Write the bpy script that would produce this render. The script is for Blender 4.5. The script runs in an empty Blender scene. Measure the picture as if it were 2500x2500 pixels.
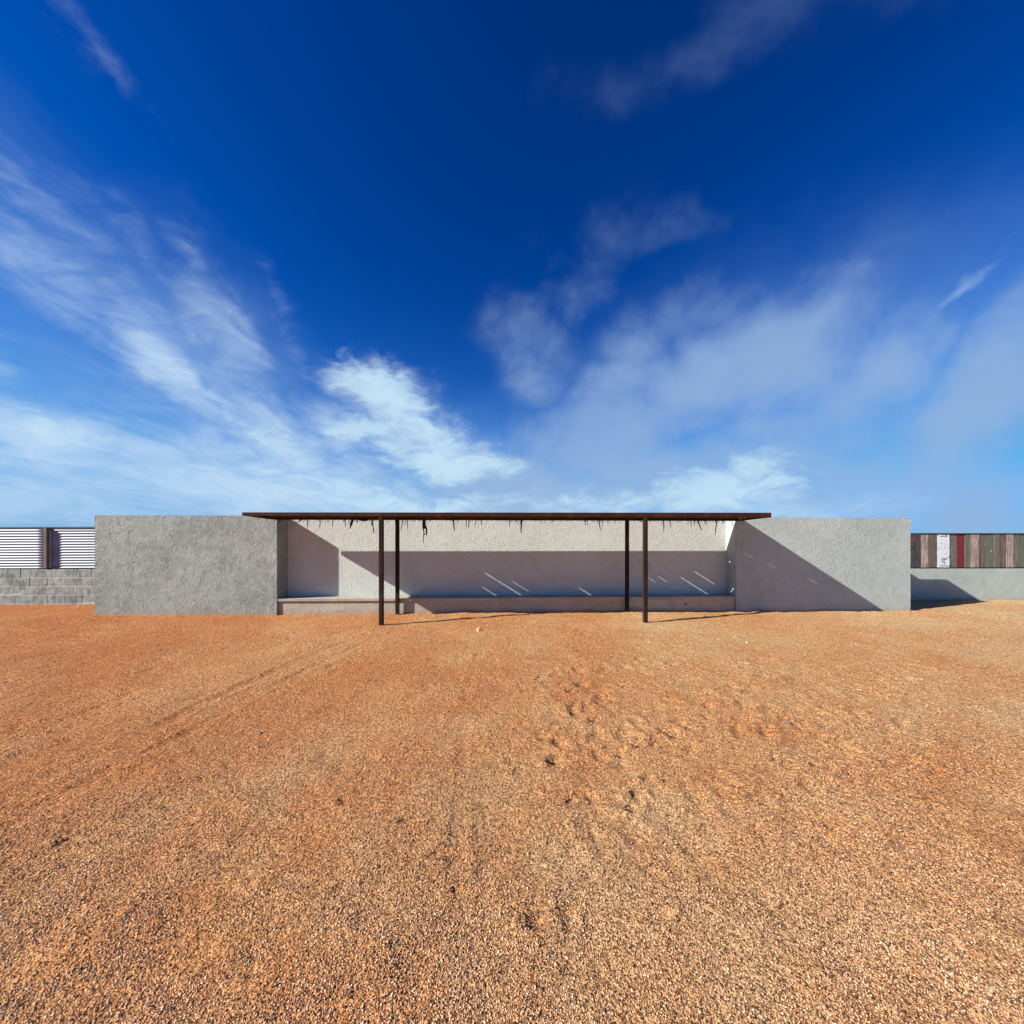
import bpy, bmesh, math, random
import numpy as np
from mathutils import Vector, Matrix

# ------------------------------------------------------------------ scene, camera, sky, sun, exposure
scene = bpy.context.scene
scene.render.engine = 'CYCLES'
scene.render.resolution_x = 1024
scene.render.resolution_y = 1024
C = scene.collection

PSI = math.radians(1.6)            # camera turned slightly right of the wall's normal
CAM_H = 1.48
FPX = 950.0 / 2500.0               # focal length as a fraction of the picture's width

cam_data = bpy.data.cameras.new('camera')
cam = bpy.data.objects.new('camera', cam_data)
C.objects.link(cam)
cam.location = (0, 0, CAM_H)
cam.rotation_euler = (math.radians(90), 0, -PSI)
cam_data.sensor_width = 36
cam_data.lens = 36 * FPX
cam_data.shift_x = -0.005
cam_data.shift_y = 0.030
cam_data.clip_start = 0.05
cam_data.clip_end = 5000
scene.camera = cam

SUN_D = Vector((2.9, 1.0, -1.8)).normalized()      # the way the light travels
SUN_EL = math.asin(-SUN_D.z)
SUN_AZ = math.atan2(-SUN_D.x, -SUN_D.y)             # clockwise from +Y

sun_data = bpy.data.lights.new('sun', 'SUN')
sun_data.energy = 5.0
sun_data.angle = math.radians(0.5)
sun_data.color = (1.0, 0.965, 0.90)
sun = bpy.data.objects.new('sun', sun_data)
C.objects.link(sun)
sun.rotation_euler = SUN_D.to_track_quat('-Z', 'Y').to_euler()

scene.view_settings.view_transform = 'Standard'
scene.view_settings.look = 'None'
scene.view_settings.exposure = 0.9
scene.view_settings.gamma = 1
scene.view_settings.use_curve_mapping = False

world = bpy.data.worlds.new('World')
scene.world = world
world.use_nodes = True


class NT:
    """small helper for wiring node trees"""
    def __init__(self, tree):
        self.t = tree
        self.n = tree.nodes
        self.l = tree.links

    def put(self, sock, v):
        if isinstance(v, bpy.types.NodeSocket):
            self.l.new(v, sock)
        elif v is not None:
            if hasattr(sock.default_value, '__len__') and not hasattr(v, '__len__'):
                v = (v,) * len(sock.default_value)
            if hasattr(sock.default_value, '__len__') and len(sock.default_value) == 4 and len(v) == 3:
                v = (*v, 1)
            sock.default_value = v

    def math(self, op, a, b=None, c=None, clamp=False):
        m = self.n.new('ShaderNodeMath'); m.operation = op; m.use_clamp = clamp
        self.put(m.inputs[0], a)
        if b is not None: self.put(m.inputs[1], b)
        if c is not None: self.put(m.inputs[2], c)
        return m.outputs[0]

    def vmath(self, op, a, b=None, scale=None):
        m = self.n.new('ShaderNodeVectorMath'); m.operation = op
        self.put(m.inputs[0], a)
        if b is not None: self.put(m.inputs[1], b)
        if scale is not None: self.put(m.inputs['Scale'], scale)
        return m.outputs['Value'] if op in ('LENGTH', 'DOT_PRODUCT') else m.outputs['Vector']

    def noise(self, vec, scale, detail=3, rough=0.5, dist=0.0, color=False, lac=2.0):
        m = self.n.new('ShaderNodeTexNoise')
        if vec is not None: self.put(m.inputs['Vector'], vec)
        m.inputs['Scale'].default_value = scale
        m.inputs['Detail'].default_value = detail
        m.inputs['Roughness'].default_value = rough
        m.inputs['Distortion'].default_value = dist
        m.inputs['Lacunarity'].default_value = lac
        return m.outputs['Color'] if color else m.outputs[0]

    def voronoi(self, vec, scale, feature='F1', out='Distance'):
        m = self.n.new('ShaderNodeTexVoronoi'); m.feature = feature
        if vec is not None: self.put(m.inputs['Vector'], vec)
        m.inputs['Scale'].default_value = scale
        return m.outputs[out]

    def rng(self, v, a, b, c=0.0, d=1.0, smooth=False):
        m = self.n.new('ShaderNodeMapRange')
        if smooth: m.interpolation_type = 'SMOOTHSTEP'
        self.put(m.inputs[0], v)
        m.inputs[1].default_value = a; m.inputs[2].default_value = b
        m.inputs[3].default_value = c; m.inputs[4].default_value = d
        return m.outputs[0]

    def ramp(self, v, stops, interp='LINEAR'):
        m = self.n.new('ShaderNodeValToRGB'); r = m.color_ramp; r.interpolation = interp
        while len(r.elements) < len(stops): r.elements.new(0.5)
        for e, (p, c) in zip(r.elements, stops):
            e.position = p; e.color = (*c, 1)
        self.put(m.inputs[0], v)
        return m.outputs[0]

    def mix(self, f, a, b, mode='MIX'):
        m = self.n.new('ShaderNodeMix'); m.data_type = 'RGBA'; m.blend_type = mode
        self.put(m.inputs[0], f)
        self.put(m.inputs[6], a); self.put(m.inputs[7], b)
        return m.outputs[2]

    def mapping(self, vec, loc=(0, 0, 0), rot=(0, 0, 0), scale=(1, 1, 1), kind='POINT'):
        m = self.n.new('ShaderNodeMapping'); m.vector_type = kind
        self.put(m.inputs['Vector'], vec)
        m.inputs['Location'].default_value = loc
        m.inputs['Rotation'].default_value = rot
        m.inputs['Scale'].default_value = scale
        return m.outputs[0]


def sky_direction(px, py):
    """direction of a spot in the sky (degrees right of the wall's normal and up, kept as plan and height tangents)"""
    u, v = (px - 1236) / 950.0, (1325 - py) / 950.0
    return Vector((u, 1.0, v)).normalized()


def build_world():
    w = NT(world.node_tree)
    w.n.clear()
    out = w.n.new('ShaderNodeOutputWorld')
    bg = w.n.new('ShaderNodeBackground')
    w.l.new(bg.outputs[0], out.inputs[0])
    tc = w.n.new('ShaderNodeTexCoord')
    d = tc.outputs['Generated']
    # polarised look all round: both halves of the sky are as deep as the half away from the sun
    sv = w.n.new('ShaderNodeSeparateXYZ'); w.put(sv.inputs[0], d)
    cv = w.n.new('ShaderNodeCombineXYZ')
    w.put(cv.inputs[0], sv.outputs[0]); w.put(cv.inputs[1], w.math('SQRT', w.math('ADD', w.math('MULTIPLY', sv.outputs[1], sv.outputs[1]), 0.01))); w.put(cv.inputs[2], sv.outputs[2])
    sky = w.n.new('ShaderNodeTexSky')
    w.put(sky.inputs[0], cv.outputs[0])
    sky.sky_type = 'NISHITA'
    sky.sun_disc = False
    sky.sun_elevation = SUN_EL
    sky.sun_rotation = SUN_AZ % (2 * math.pi)
    sky.air_density = 1.0
    sky.dust_density = 0.2
    sky.ozone_density = 3.0
    # the photograph's deep polarised blue: the same sky with more contrast and saturation
    g = w.n.new('ShaderNodeGamma')
    sc = w.vmath('SCALE', sky.outputs[0], scale=0.16)
    w.put(g.inputs[0], sc); g.inputs[1].default_value = 1.75
    hs = w.n.new('ShaderNodeHueSaturation')
    hs.inputs['Hue'].default_value = 0.5
    hs.inputs['Saturation'].default_value = 1.3
    hs.inputs['Value'].default_value = 1.0
    w.put(hs.inputs['Color'], g.outputs[0])
    clear = w.vmath('MULTIPLY', hs.outputs[0], (4.2, 8.6, 12.2))
    # the brightness levels off towards the horizon
    sr = w.n.new('ShaderNodeSeparateColor'); w.put(sr.inputs[0], clear)
    cr = w.n.new('ShaderNodeCombineColor')
    for i, cap in enumerate((1.5, 4.1, 8.4)):
        q = w.math('DIVIDE', sr.outputs[i], cap)
        q = w.math('SQRT', w.math('ADD', 1.0, w.math('MULTIPLY', q, q)))
        w.put(cr.inputs[i], w.math('DIVIDE', sr.outputs[i], q))
    clear = cr.outputs[0]

    sep = w.n.new('ShaderNodeSeparateXYZ'); w.put(sep.inputs[0], d)
    z = sep.outputs[2]
    # ---- clouds: thin cirrus on a high flat layer (streaks run towards the horizon) plus soft low banks
    zz = w.math('MAXIMUM', z, 0.0)
    inv = w.math('DIVIDE', 1.0, w.math('ADD', zz, 0.12))
    plane = w.vmath('SCALE', d, scale=inv)
    fine = w.noise(w.mapping(plane, rot=(0, 0, math.radians(-24)), scale=(1.5, 0.55, 0.0)), 2.0, 9, 0.60, 1.6)
    wispy = w.noise(w.mapping(plane, rot=(0, 0, math.radians(24)), scale=(1.5, 0.5, 0.0)), 3.1, 8, 0.6, 0.7)
    puff = w.noise(w.mapping(d, scale=(1.0, 1.0, 1.3)), 4.6, 8, 0.52, 0.25)
    small = w.noise(w.mapping(d, scale=(1.0, 1.0, 2.4)), 9.0, 8, 0.62, 1.5)
    wob = w.noise(d, 2.6, 5, 0.55, 0.0, color=True)
    wob2 = w.noise(d, 9.0, 4, 0.6, 0.0, color=True)
    dd = w.vmath('ADD', d, w.vmath('SCALE', w.vmath('SUBTRACT', wob, (0.5, 0.5, 0.5)), scale=0.22))
    dd = w.vmath('ADD', dd, w.vmath('SCALE', w.vmath('SUBTRACT', wob2, (0.5, 0.5, 0.5)), scale=0.07))

    def patch(px, py, a, b, ang):
        """an elliptic patch of sky: centre, half sizes (in 1/950 of a tangent), tilt in degrees"""
        c = sky_direction(px, py)
        t = math.radians(ang)
        e = 1.0
        p2 = sky_direction(px + e * math.cos(t), py + e * math.sin(t))
        A = (p2 - c); sa = a * A.length
        A.normalize()
        B = c.cross(A).normalized()
        p3 = sky_direction(px - e * math.sin(t), py + e * math.cos(t))
        sb = b * (p3 - c).length
        M = Matrix((A, B, c)).transposed()
        m = w.mapping(dd, loc=c, rot=M.to_euler(), scale=(sa, sb, 0.9), kind='TEXTURE')
        return w.rng(w.vmath('LENGTH', m), 0.0, 1.55, 1.0, 0.0, smooth=True)

    def gather(lst):
        acc = None
        for (px, py, a, b, ang, k) in lst:
            v = w.math('MULTIPLY', patch(px, py, a, b, ang), k)
            acc = v if acc is None else w.math('MAXIMUM', acc, v)
        return acc

    K = 1.294
    cirrus = [(K*x, K*y, K*a, K*b, t, k) for (x, y, a, b, t, k) in [
        (110, 830, 320, 85, 14, .95), (60, 950, 380, 80, 0, .8),
        (340, 710, 230, 52, 36, .92), (560, 845, 240, 60, 34, .92), (435, 640, 170, 62, 66, .58), (410, 560, 120, 34, 70, .42),
        (280, 640, 190, 80, 42, .58), (110, 560, 260, 80, 32, .50), (560, 630, 150, 34, 62, .28), (300, 500, 260, 40, 40, .28),
        (735, 745, 120, 62, 20, 1.02), (800, 800, 120, 60, 30, .9), (860, 850, 160, 50, 16, 1.1), (640, 800, 120, 50, 30, .7),
        (560, 920, 480, 100, 6, 1.0), (850, 950, 520, 50, 0, 1.0), (1300, 955, 360, 34, -2, .85),
        (200, 900, 440, 130, 14, .52), (420, 800, 340, 120, 34, .42),
        (130, 440, 220, 55, 35, .34), (1840, 490, 170, 16, -42, .32), (1640, 470, 200, 30, -36, .2),
        (150, 120, 420, 60, 48, .26), (-260, 640, 330, 130, 10, .7), (-700, 300, 500, 120, 30, .5)]]
    soft = [(K*x, K*y, K*a, K*b, t, k) for (x, y, a, b, t, k) in [
        (1470, 660, 190, 140, -14, .95), (1360, 720, 240, 120, -18, .85), (1180, 810, 330, 95, -18, .80), (1290, 590, 170, 75, -24, .50),
        (1090, 530, 170, 90, -38, .34), (1000, 650, 90, 120, 0, .34), (1690, 650, 110, 110, 0, .70), (1600, 720, 160, 90, 0, .55),
        (1880, 740, 150, 230, 12, .90), (1420, 850, 300, 90, -14, .50), (1880, 960, 170, 60, -18, .85),
        (1240, 900, 420, 70, -4, .70), (960, 925, 190, 85, 0, 1.05), (1300, 80, 500, 60, -20, .12),
        (2350, 640, 400, 170, -12, .6), (2700, 150, 700, 160, -25, .3), (1200, 460, 150, 50, -20, .24)]]
    bright = [(K*x, K*y, K*a, K*b, t, k) for (x, y, a, b, t, k) in [
        (1370, 925, 150, 45, -6, 1.0), (735, 735, 110, 46, 26, .82), (820, 800, 90, 40, 40, .72), (865, 858, 130, 34, 10, .95), (700, 800, 90, 22, -6, .9),
        (640, 905, 150, 22, 8, .6), (800, 935, 260, 26, 0, .7), (110, 800, 90, 30, 10, .5), (420, 745, 110, 18, 36, .55), (500, 815, 120, 16, 34, .45), (1130, 950, 240, 26, 0, .5), (1440, 905, 60, 14, 0, .8)]]
    milk = [(K*x, K*y, K*a, K*b, t, k) for (x, y, a, b, t, k) in [
        (150, 820, 420, 190, 20, .9), (420, 720, 300, 150, 38, .8), (700, 880, 420, 120, 6, 1.0),
        (1000, 930, 420, 90, 0, 1.0), (1350, 930, 420, 80, 0, 1.0), (1450, 700, 420, 190, -15, .7), (130, 520, 300, 130, 35, .5)]]
    mc, ms, mb = gather(cirrus), gather(soft), gather(bright)
    fw = w.math('ADD', w.math('MULTIPLY', fine, 0.50), w.math('MULTIPLY', small, 0.50))
    dc = w.rng(w.math('ADD', w.math('MULTIPLY', mc, 0.66), fw), 0.54, 1.36, 0.0, 1.0, smooth=True)
    dc = w.math('MULTIPLY', dc, w.rng(mc, 0.0, 0.3, 0.0, 1.0))
    ps = w.math('ADD', w.math('MULTIPLY', puff, 1.15), w.math('MULTIPLY', wispy, 0.0))
    ds = w.rng(w.math('ADD', w.math('MULTIPLY', ms, 0.75), ps), 0.56, 1.28, 0.0, 0.88, smooth=True)
    ds = w.math('MULTIPLY', ds, w.rng(ms, 0.0, 0.22, 0.0, 1.0))
    db = w.rng(w.math('ADD', w.math('MULTIPLY', mb, 0.6), small), 0.58, 1.1, 0.0, 0.9, smooth=True)
    db = w.math('MULTIPLY', db, w.rng(mb, 0.0, 0.25, 0.0, 1.0))

    # cloud radiances (before the strength): white cirrus and blue-grey banks, thin parts let the blue through
    veil = w.rng(z, 0.0, 0.60, 1.0, 0.0, smooth=False)
    veil = w.math('MULTIPLY', w.math('POWER', veil, 2.6), 0.50)
    col = w.mix(veil, clear, (2.5, 4.6, 7.4))
    hz = w.math('MULTIPLY', w.rng(gather(milk), 0.0, 1.0, 0.0, 0.42), w.rng(puff, 0.30, 0.65, 0.55, 1.1))
    col = w.mix(hz, col, (3.4, 5.1, 7.6))
    col = w.mix(w.math('MULTIPLY', dc, 0.95), col, (4.9, 6.5, 8.2))
    col = w.mix(w.math('MULTIPLY', ds, 0.92), col, (2.7, 4.1, 6.4))
    col = w.mix(w.math('MULTIPLY', db, 0.9), col, (5.0, 7.0, 8.3))
    w.put(bg.inputs['Color'], col)
    bg.inputs['Strength'].default_value = 0.06


build_world()

# ------------------------------------------------------------------ materials


def material(name):
    m = bpy.data.materials.new(name); m.use_nodes = True
    t = NT(m.node_tree)
    b = t.n.get('Principled BSDF')
    tc = t.n.new('ShaderNodeTexCoord')
    geo = t.n.new('ShaderNodeNewGeometry')
    return m, t, b, tc.outputs['Object'], geo.outputs['Position']


def bump(t, b, h, strength, dist, prev=None):
    n = t.n.new('ShaderNodeBump')
    n.inputs['Strength'].default_value = strength
    n.inputs['Distance'].default_value = dist
    t.put(n.inputs['Height'], h)
    if prev is not None: t.put(n.inputs['Normal'], prev)
    t.put(b.inputs['Normal'], n.outputs[0])
    return n.outputs[0]


def stucco(name, c0, c1, relief=0.010, spots=0.5):
    m, t, b, obj, pos = material(name)
    big = t.noise(pos, 0.9, 5, 0.6)
    mid = t.noise(pos, 4.5, 5, 0.65, 0.6)
    fine = t.noise(pos, 60.0, 3, 0.6)
    f = t.math('ADD', t.math('MULTIPLY', big, 0.5), t.math('MULTIPLY', mid, 0.5))
    f = t.rng(f, 0.36, 0.64, 0, 1, True)
    col = t.mix(f, c0, c1)
    grain = t.rng(fine, 0.3, 0.7, 0.90, 1.08)
    col = t.mix(1.0, col, t.vmath('SCALE', (1, 1, 1), scale=grain), 'MULTIPLY')
    # soil thrown up by rain along the foot of the wall
    sepz = t.n.new('ShaderNodeSeparateXYZ'); t.put(sepz.inputs[0], pos)
    foot = t.math('ADD', sepz.outputs[2], t.math('MULTIPLY', t.noise(pos, 5.0, 4, 0.6), -0.22))
    foot = t.rng(foot, -0.12, 0.03, 0.5, 0.0, True)
    col = t.mix(foot, col, (0.42, 0.27, 0.16))
    t.put(b.inputs['Base Color'], col)
    b.inputs['Roughness'].default_value = 0.92
    b.inputs['Specular IOR Level'].default_value = 0.2
    # trowelled worms: ridged noise
    r1 = t.math('ABSOLUTE', t.math('SUBTRACT', t.noise(pos, 13.0, 3, 0.5, 1.6), 0.5))
    r1 = t.rng(r1, 0.0, 0.11, 1.0, 0.0, True)
    r1 = t.math('MULTIPLY', r1, t.rng(t.noise(pos, 6.0, 2, 0.5), 0.38, 0.62, 0.15, 1.0))
    r2 = t.noise(pos, 30.0, 5, 0.65, 0.5)
    h = t.math('ADD', t.math('MULTIPLY', r1, 0.6), t.math('MULTIPLY', r2, 0.9))
    bump(t, b, h, 0.85, relief)
    return m


M = {}
M['stucco_left'] = stucco('grey_stucco', (0.265, 0.285, 0.255), (0.37, 0.395, 0.36), 0.022)
M['stucco_right'] = stucco('pale_grey_stucco', (0.355, 0.40, 0.375), (0.43, 0.475, 0.445), 0.0075)
M['stucco_back'] = stucco('cream_grey_stucco', (0.51, 0.54, 0.49), (0.575, 0.605, 0.555), 0.007)
M['stucco_low'] = stucco('low_wall_stucco', (0.355, 0.40, 0.365), (0.43, 0.475, 0.43), 0.0075)


def make_slab():
    m, t, b, obj, pos = material('bench_concrete')
    f = t.rng(t.noise(pos, 3.0, 5, 0.6), 0.3, 0.7)
    col = t.mix(f, (0.32, 0.265, 0.195), (0.47, 0.405, 0.305))
    t.put(b.inputs['Base Color'], col)
    b.inputs['Roughness'].default_value = 0.8
    bump(t, b, t.noise(pos, 55, 4, 0.6), 0.4, 0.003)
    return m


def make_rust(name, c0, c1, c2):
    m, t, b, obj, pos = material(name)
    n = t.noise(t.mapping(pos, scale=(1, 1, 0.5)), 5.0, 6, 0.65, 0.6)
    col = t.ramp(n, [(0.3, c0), (0.52, c1), (0.72, c2)])
    n2 = t.noise(pos, 70, 3, 0.6)
    col = t.mix(t.rng(n2, 0.35, 0.75, 0.0, 0.35), col, c2)
    t.put(b.inputs['Base Color'], col)
    b.inputs['Roughness'].default_value = 0.75
    b.inputs['Specular IOR Level'].default_value = 0.12
    bump(t, b, n2, 0.35, 0.002)
    return m


def make_plain(name, c0, c1, scale, rough=0.85, rel=0.003):
    m, t, b, obj, pos = material(name)
    n = t.noise(pos, scale, 5, 0.65, 0.4)
    t.put(b.inputs['Base Color'], t.mix(t.rng(n, 0.3, 0.7), c0, c1))
    b.inputs['Roughness'].default_value = rough
    bump(t, b, n, 0.5, rel)
    return m


M['slab'] = make_slab()
M['rust'] = make_rust('rusty_steel', (0.018, 0.008, 0.005), (0.042, 0.014, 0.007), (0.085, 0.028, 0.012))
M['post'] = make_rust('post_steel', (0.010, 0.006, 0.0045), (0.022, 0.012, 0.008), (0.060, 0.032, 0.019))
M['reed'] = make_plain('dry_reed', (0.022, 0.012, 0.009), (0.075, 0.042, 0.028), 9.0)
M['twig'] = make_plain('dead_twig', (0.012, 0.008, 0.006), (0.030, 0.020, 0.015), 22.0)
M['outlet'] = make_plain('outlet_plastic', (0.02, 0.02, 0.02), (0.04, 0.04, 0.04), 30.0)
M['fence_iron'] = make_rust('fence_iron', (0.012, 0.011, 0.010), (0.022, 0.018, 0.015), (0.05, 0.035, 0.025))
M['stone_pale'] = make_plain('pale_stone', (0.48, 0.43, 0.35), (0.68, 0.63, 0.54), 35.0, 0.9, 0.004)
M['stone_dark'] = make_plain('dark_stone', (0.06, 0.05, 0.05), (0.22, 0.20, 0.19), 45.0, 0.8, 0.004)
M['mortar'] = make_plain('mortar', (0.38, 0.385, 0.345), (0.52, 0.52, 0.47), 14.0, 0.95, 0.006)


def make_block():
    m, t, b, obj, pos = material('cement_block')
    oi = t.n.new('ShaderNodeObjectInfo')
    n = t.noise(pos, 6.5, 6, 0.7, 0.5)
    st = t.noise(t.mapping(pos, scale=(1, 1, 0.35)), 9.0, 5, 0.7, 0.4)
    col = t.mix(t.rng(n, 0.32, 0.68), (0.20, 0.225, 0.20), (0.40, 0.43, 0.385))
    col = t.mix(t.rng(st, 0.46, 0.62, 0.0, 0.85, True), col, (0.13, 0.14, 0.125))
    tone = t.rng(oi.outputs['Random'], 0, 1, 0.86, 1.10)
    col = t.mix(1.0, col, t.vmath('SCALE', (1, 1, 1), scale=tone), 'MULTIPLY')
    t.put(b.inputs['Base Color'], col)
    b.inputs['Roughness'].default_value = 0.95
    h = t.math('ADD', t.noise(pos, 90, 4, 0.65), t.math('MULTIPLY', n, 0.6))
    bump(t, b, h, 0.7, 0.006)
    return m


M['block'] = make_block()


def make_zinc():
    m, t, b, obj, pos = material('galvanised_sheet')
    n = t.noise(t.mapping(pos, scale=(0.35, 1, 3.0)), 3.0, 5, 0.6)
    sp = t.voronoi(pos, 60.0, out='Color')
    col = t.mix(t.rng(n, 0.3, 0.7), (0.17, 0.21, 0.27), (0.25, 0.30, 0.38))
    t.put(b.inputs['Base Color'], col)
    b.inputs['Metallic'].default_value = 0.0
    b.inputs['Specular IOR Level'].default_value = 0.5
    b.inputs['Roughness'].default_value = 0.5
    return m


M['zinc'] = make_zinc()


def make_plank(name, wood0, wood1, paint=None, cover=0.0, marks=0.0):
    m, t, b, obj, pos = material(name)
    oi = t.n.new('ShaderNodeObjectInfo')
    off = t.vmath('SCALE', (7.3, 3.1, 9.7), scale=oi.outputs['Random'])
    p = t.vmath('ADD', pos, off)
    grain = t.noise(t.mapping(p, scale=(1.0, 1.0, 0.055)), 95.0, 5, 0.6, 1.2)
    broad = t.noise(t.mapping(p, scale=(1.0, 1.0, 0.12)), 16.0, 4, 0.6, 0.8)
    wood = t.mix(t.rng(grain, 0.34, 0.66), wood0, wood1)
    wood = t.mix(t.rng(broad, 0.52, 0.72, 0, 0.7), wood, tuple(c * 0.35 for c in wood0))
    col = wood
    if paint is not None:
        k = t.math('ADD', t.math('MULTIPLY', t.noise(t.mapping(p, scale=(1, 1, 0.12)), 26.0, 5, 0.7, 0.5), 0.6), t.math('MULTIPLY', grain, 0.4))
        col = t.mix(t.rng(k, cover - 0.06, cover + 0.06, 1.0, 0.0, True), wood, paint)
    if marks:
        k = t.noise(p, 30.0, 3, 0.55, 1.5)
        col = t.mix(t.rng(k, 0.66 - marks, 0.69 - marks, 0.0, 1.0, True), col, (0.015, 0.013, 0.012))
    t.put(b.inputs['Base Color'], col)
    b.inputs['Roughness'].default_value = 0.85
    bump(t, b, t.math('ADD', grain, broad), 0.6, 0.004)
    return m


M['plank_dark'] = make_plank('charred_plank', (0.035, 0.032, 0.03), (0.10, 0.095, 0.09), None, 0, 0.12)
M['plank_grey'] = make_plank('weathered_grey_plank', (0.075, 0.07, 0.063), (0.20, 0.18, 0.155))
M['plank_brown'] = make_plank('weathered_brown_plank', (0.06, 0.05, 0.038), (0.19, 0.155, 0.115))
M['plank_olive'] = make_plank('olive_grey_plank', (0.065, 0.07, 0.055), (0.17, 0.17, 0.135))
M['plank_pink'] = make_plank('pink_washed_plank', (0.10, 0.07, 0.055), (0.27, 0.20, 0.165), (0.42, 0.325, 0.285), 0.50)
M['plank_white'] = make_plank('chipped_white_plank', (0.05, 0.05, 0.05), (0.25, 0.25, 0.25), (0.66, 0.70, 0.73), 0.64, 0.02)
M['plank_red'] = make_plank('red_painted_plank', (0.10, 0.02, 0.02), (0.17, 0.03, 0.025), (0.15, 0.010, 0.012), 0.60)
M['paint_red'] = make_plain('faded_red_paint', (0.13, 0.018, 0.018), (0.24, 0.03, 0.03), 40.0)
M['mark_black'] = make_plain('black_chips', (0.012, 0.011, 0.010), (0.03, 0.028, 0.026), 40.0)


def make_ground():
    m, t, b, obj, pos = material('decomposed_granite')
    sep = t.n.new('ShaderNodeSeparateXYZ'); t.put(sep.inputs[0], pos)
    warp = t.vmath('ADD', pos, t.vmath('SCALE', t.noise(pos, 0.8, 3, 0.5, 0, True), scale=0.8))
    big = t.noise(warp, 0.45, 5, 0.6)
    patch = t.noise(warp, 1.9, 5, 0.62, 0.4)
    side = t.math('MULTIPLY', sep.outputs[0], 0.030)
    f = t.math('ADD', t.math('ADD', t.math('MULTIPLY', big, 0.9), side), -0.02)
    base = t.ramp(t.math('ADD', f, t.math('MULTIPLY', t.math('SUBTRACT', patch, 0.5), 0.55)),
                  [(0.14, (0.63, 0.225, 0.070)), (0.36, (0.70, 0.310, 0.118)), (0.56, (0.76, 0.410, 0.178)), (0.80, (0.79, 0.53, 0.27))])
    # individual grains: pale feldspar, rust brown, dark mica
    gcol = t.voronoi(pos, 190.0, out='Color')
    s2 = t.n.new('ShaderNodeSeparateColor'); t.put(s2.inputs[0], gcol)
    grain = t.ramp(s2.outputs[0], [(0.0, (0.16, 0.12, 0.12)), (0.16, (0.45, 0.36, 0.33)), (0.42, (0.95, 0.92, 0.90)),
                                   (0.75, (1.15, 1.15, 1.12)), (1.0, (1.50, 1.62, 1.70))])
    col = t.mix(1.0, base, grain, 'MULTIPLY')
    cl = t.noise(pos, 48.0, 4, 0.72, 0.4)
    col = t.mix(1.0, col, t.vmath('SCALE', (1, 1, 1), scale=t.rng(cl, 0.34, 0.66, 0.56, 1.30)), 'MULTIPLY')
    t.put(b.inputs['Base Color'], col)
    b.inputs['Roughness'].default_value = 0.95
    b.inputs['Specular IOR Level'].default_value = 0.15
    v1 = t.math('SUBTRACT', 1.0, t.voronoi(pos, 150.0))
    n1 = t.noise(pos, 42.0, 5, 0.7, 0.3)
    n2 = t.noise(pos, 17.0, 4, 0.65, 0.3)
    h = t.math('ADD', t.math('MULTIPLY', v1, 0.30), t.math('ADD', t.math('MULTIPLY', n1, 1.7), t.math('MULTIPLY', n2, 2.0)))
    bump(t, b, h, 1.0, 0.031)
    return m


M['ground'] = make_ground()


def make_gravel():
    m, t, b, obj, pos = material('granite_grains')
    at = t.n.new('ShaderNodeAttribute'); at.attribute_name = 'tone'
    col = t.ramp(at.outputs['Fac'], [(0.0, (0.035, 0.022, 0.02)), (0.22, (0.12, 0.06, 0.04)), (0.36, (0.46, 0.22, 0.10)),
                                     (0.7, (0.62, 0.36, 0.18)), (0.93, (0.70, 0.48, 0.28)), (1.0, (0.72, 0.58, 0.42))])
    t.put(b.inputs['Base Color'], col)
    b.inputs['Roughness'].default_value = 0.85
    return m


M['gravel'] = make_gravel()

# ------------------------------------------------------------------ mesh helpers


def link(name, mesh, mat=None, parent=None):
    o = bpy.data.objects.new(name, mesh)
    C.objects.link(o)
    if mat is not None and not mesh.materials: mesh.materials.append(mat)
    if parent is not None: o.parent = parent
    return o


def from_bm(name, bm, mat, parent=None, smooth=False):
    me = bpy.data.meshes.new(name)
    bm.normal_update()
    if smooth:
        for f in bm.faces: f.smooth = True
    bm.to_mesh(me); bm.free()
    return link(name, me, mat, parent)


def box(bm, x0, x1, y0, y1, z0, z1, bev=0.0, seg=1):
    vs = [bm.verts.new(p) for p in ((x0, y0, z0), (x1, y0, z0), (x1, y1, z0), (x0, y1, z0),
                                    (x0, y0, z1), (x1, y0, z1), (x1, y1, z1), (x0, y1, z1))]
    fs = [bm.faces.new([vs[i] for i in q]) for q in ((0, 3, 2, 1), (4, 5, 6, 7), (0, 1, 5, 4), (1, 2, 6, 5), (2, 3, 7, 6), (3, 0, 4, 7))]
    if bev:
        es = {e for f in fs for e in f.edges}
        bmesh.ops.bevel(bm, geom=list(es), offset=bev, segments=seg, affect='EDGES', profile=0.6)
    return vs


def prism(bm, corners_front, corners_back):
    """closed box from four front and four back corners (bottom left, bottom right, top right, top left)"""
    a = [bm.verts.new(p) for p in corners_front]
    b = [bm.verts.new(p) for p in corners_back]
    bm.faces.new(a)
    bm.faces.new(b[::-1])
    for i in range(4):
        j = (i + 1) % 4
        bm.faces.new((a[j], a[i], b[i], b[j]))
    bmesh.ops.recalc_face_normals(bm, faces=bm.faces[:])


def tube(bm, pts, radii, sides=6):
    rings = []
    for i, p in enumerate(pts):
        p = Vector(p)
        d = (Vector(pts[min(i + 1, len(pts) - 1)]) - Vector(pts[max(i - 1, 0)])).normalized()
        a = d.orthogonal().normalized(); b = d.cross(a)
        rings.append([bm.verts.new(p + radii[i] * (a * math.cos(k * 2 * math.pi / sides) + b * math.sin(k * 2 * math.pi / sides))) for k in range(sides)])
    for r0, r1 in zip(rings, rings[1:]):
        for k in range(sides):
            bm.faces.new((r0[k], r0[(k + 1) % sides], r1[(k + 1) % sides], r1[k]))
    bm.faces.new(rings[0][::-1]); bm.faces.new(rings[-1])


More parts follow.
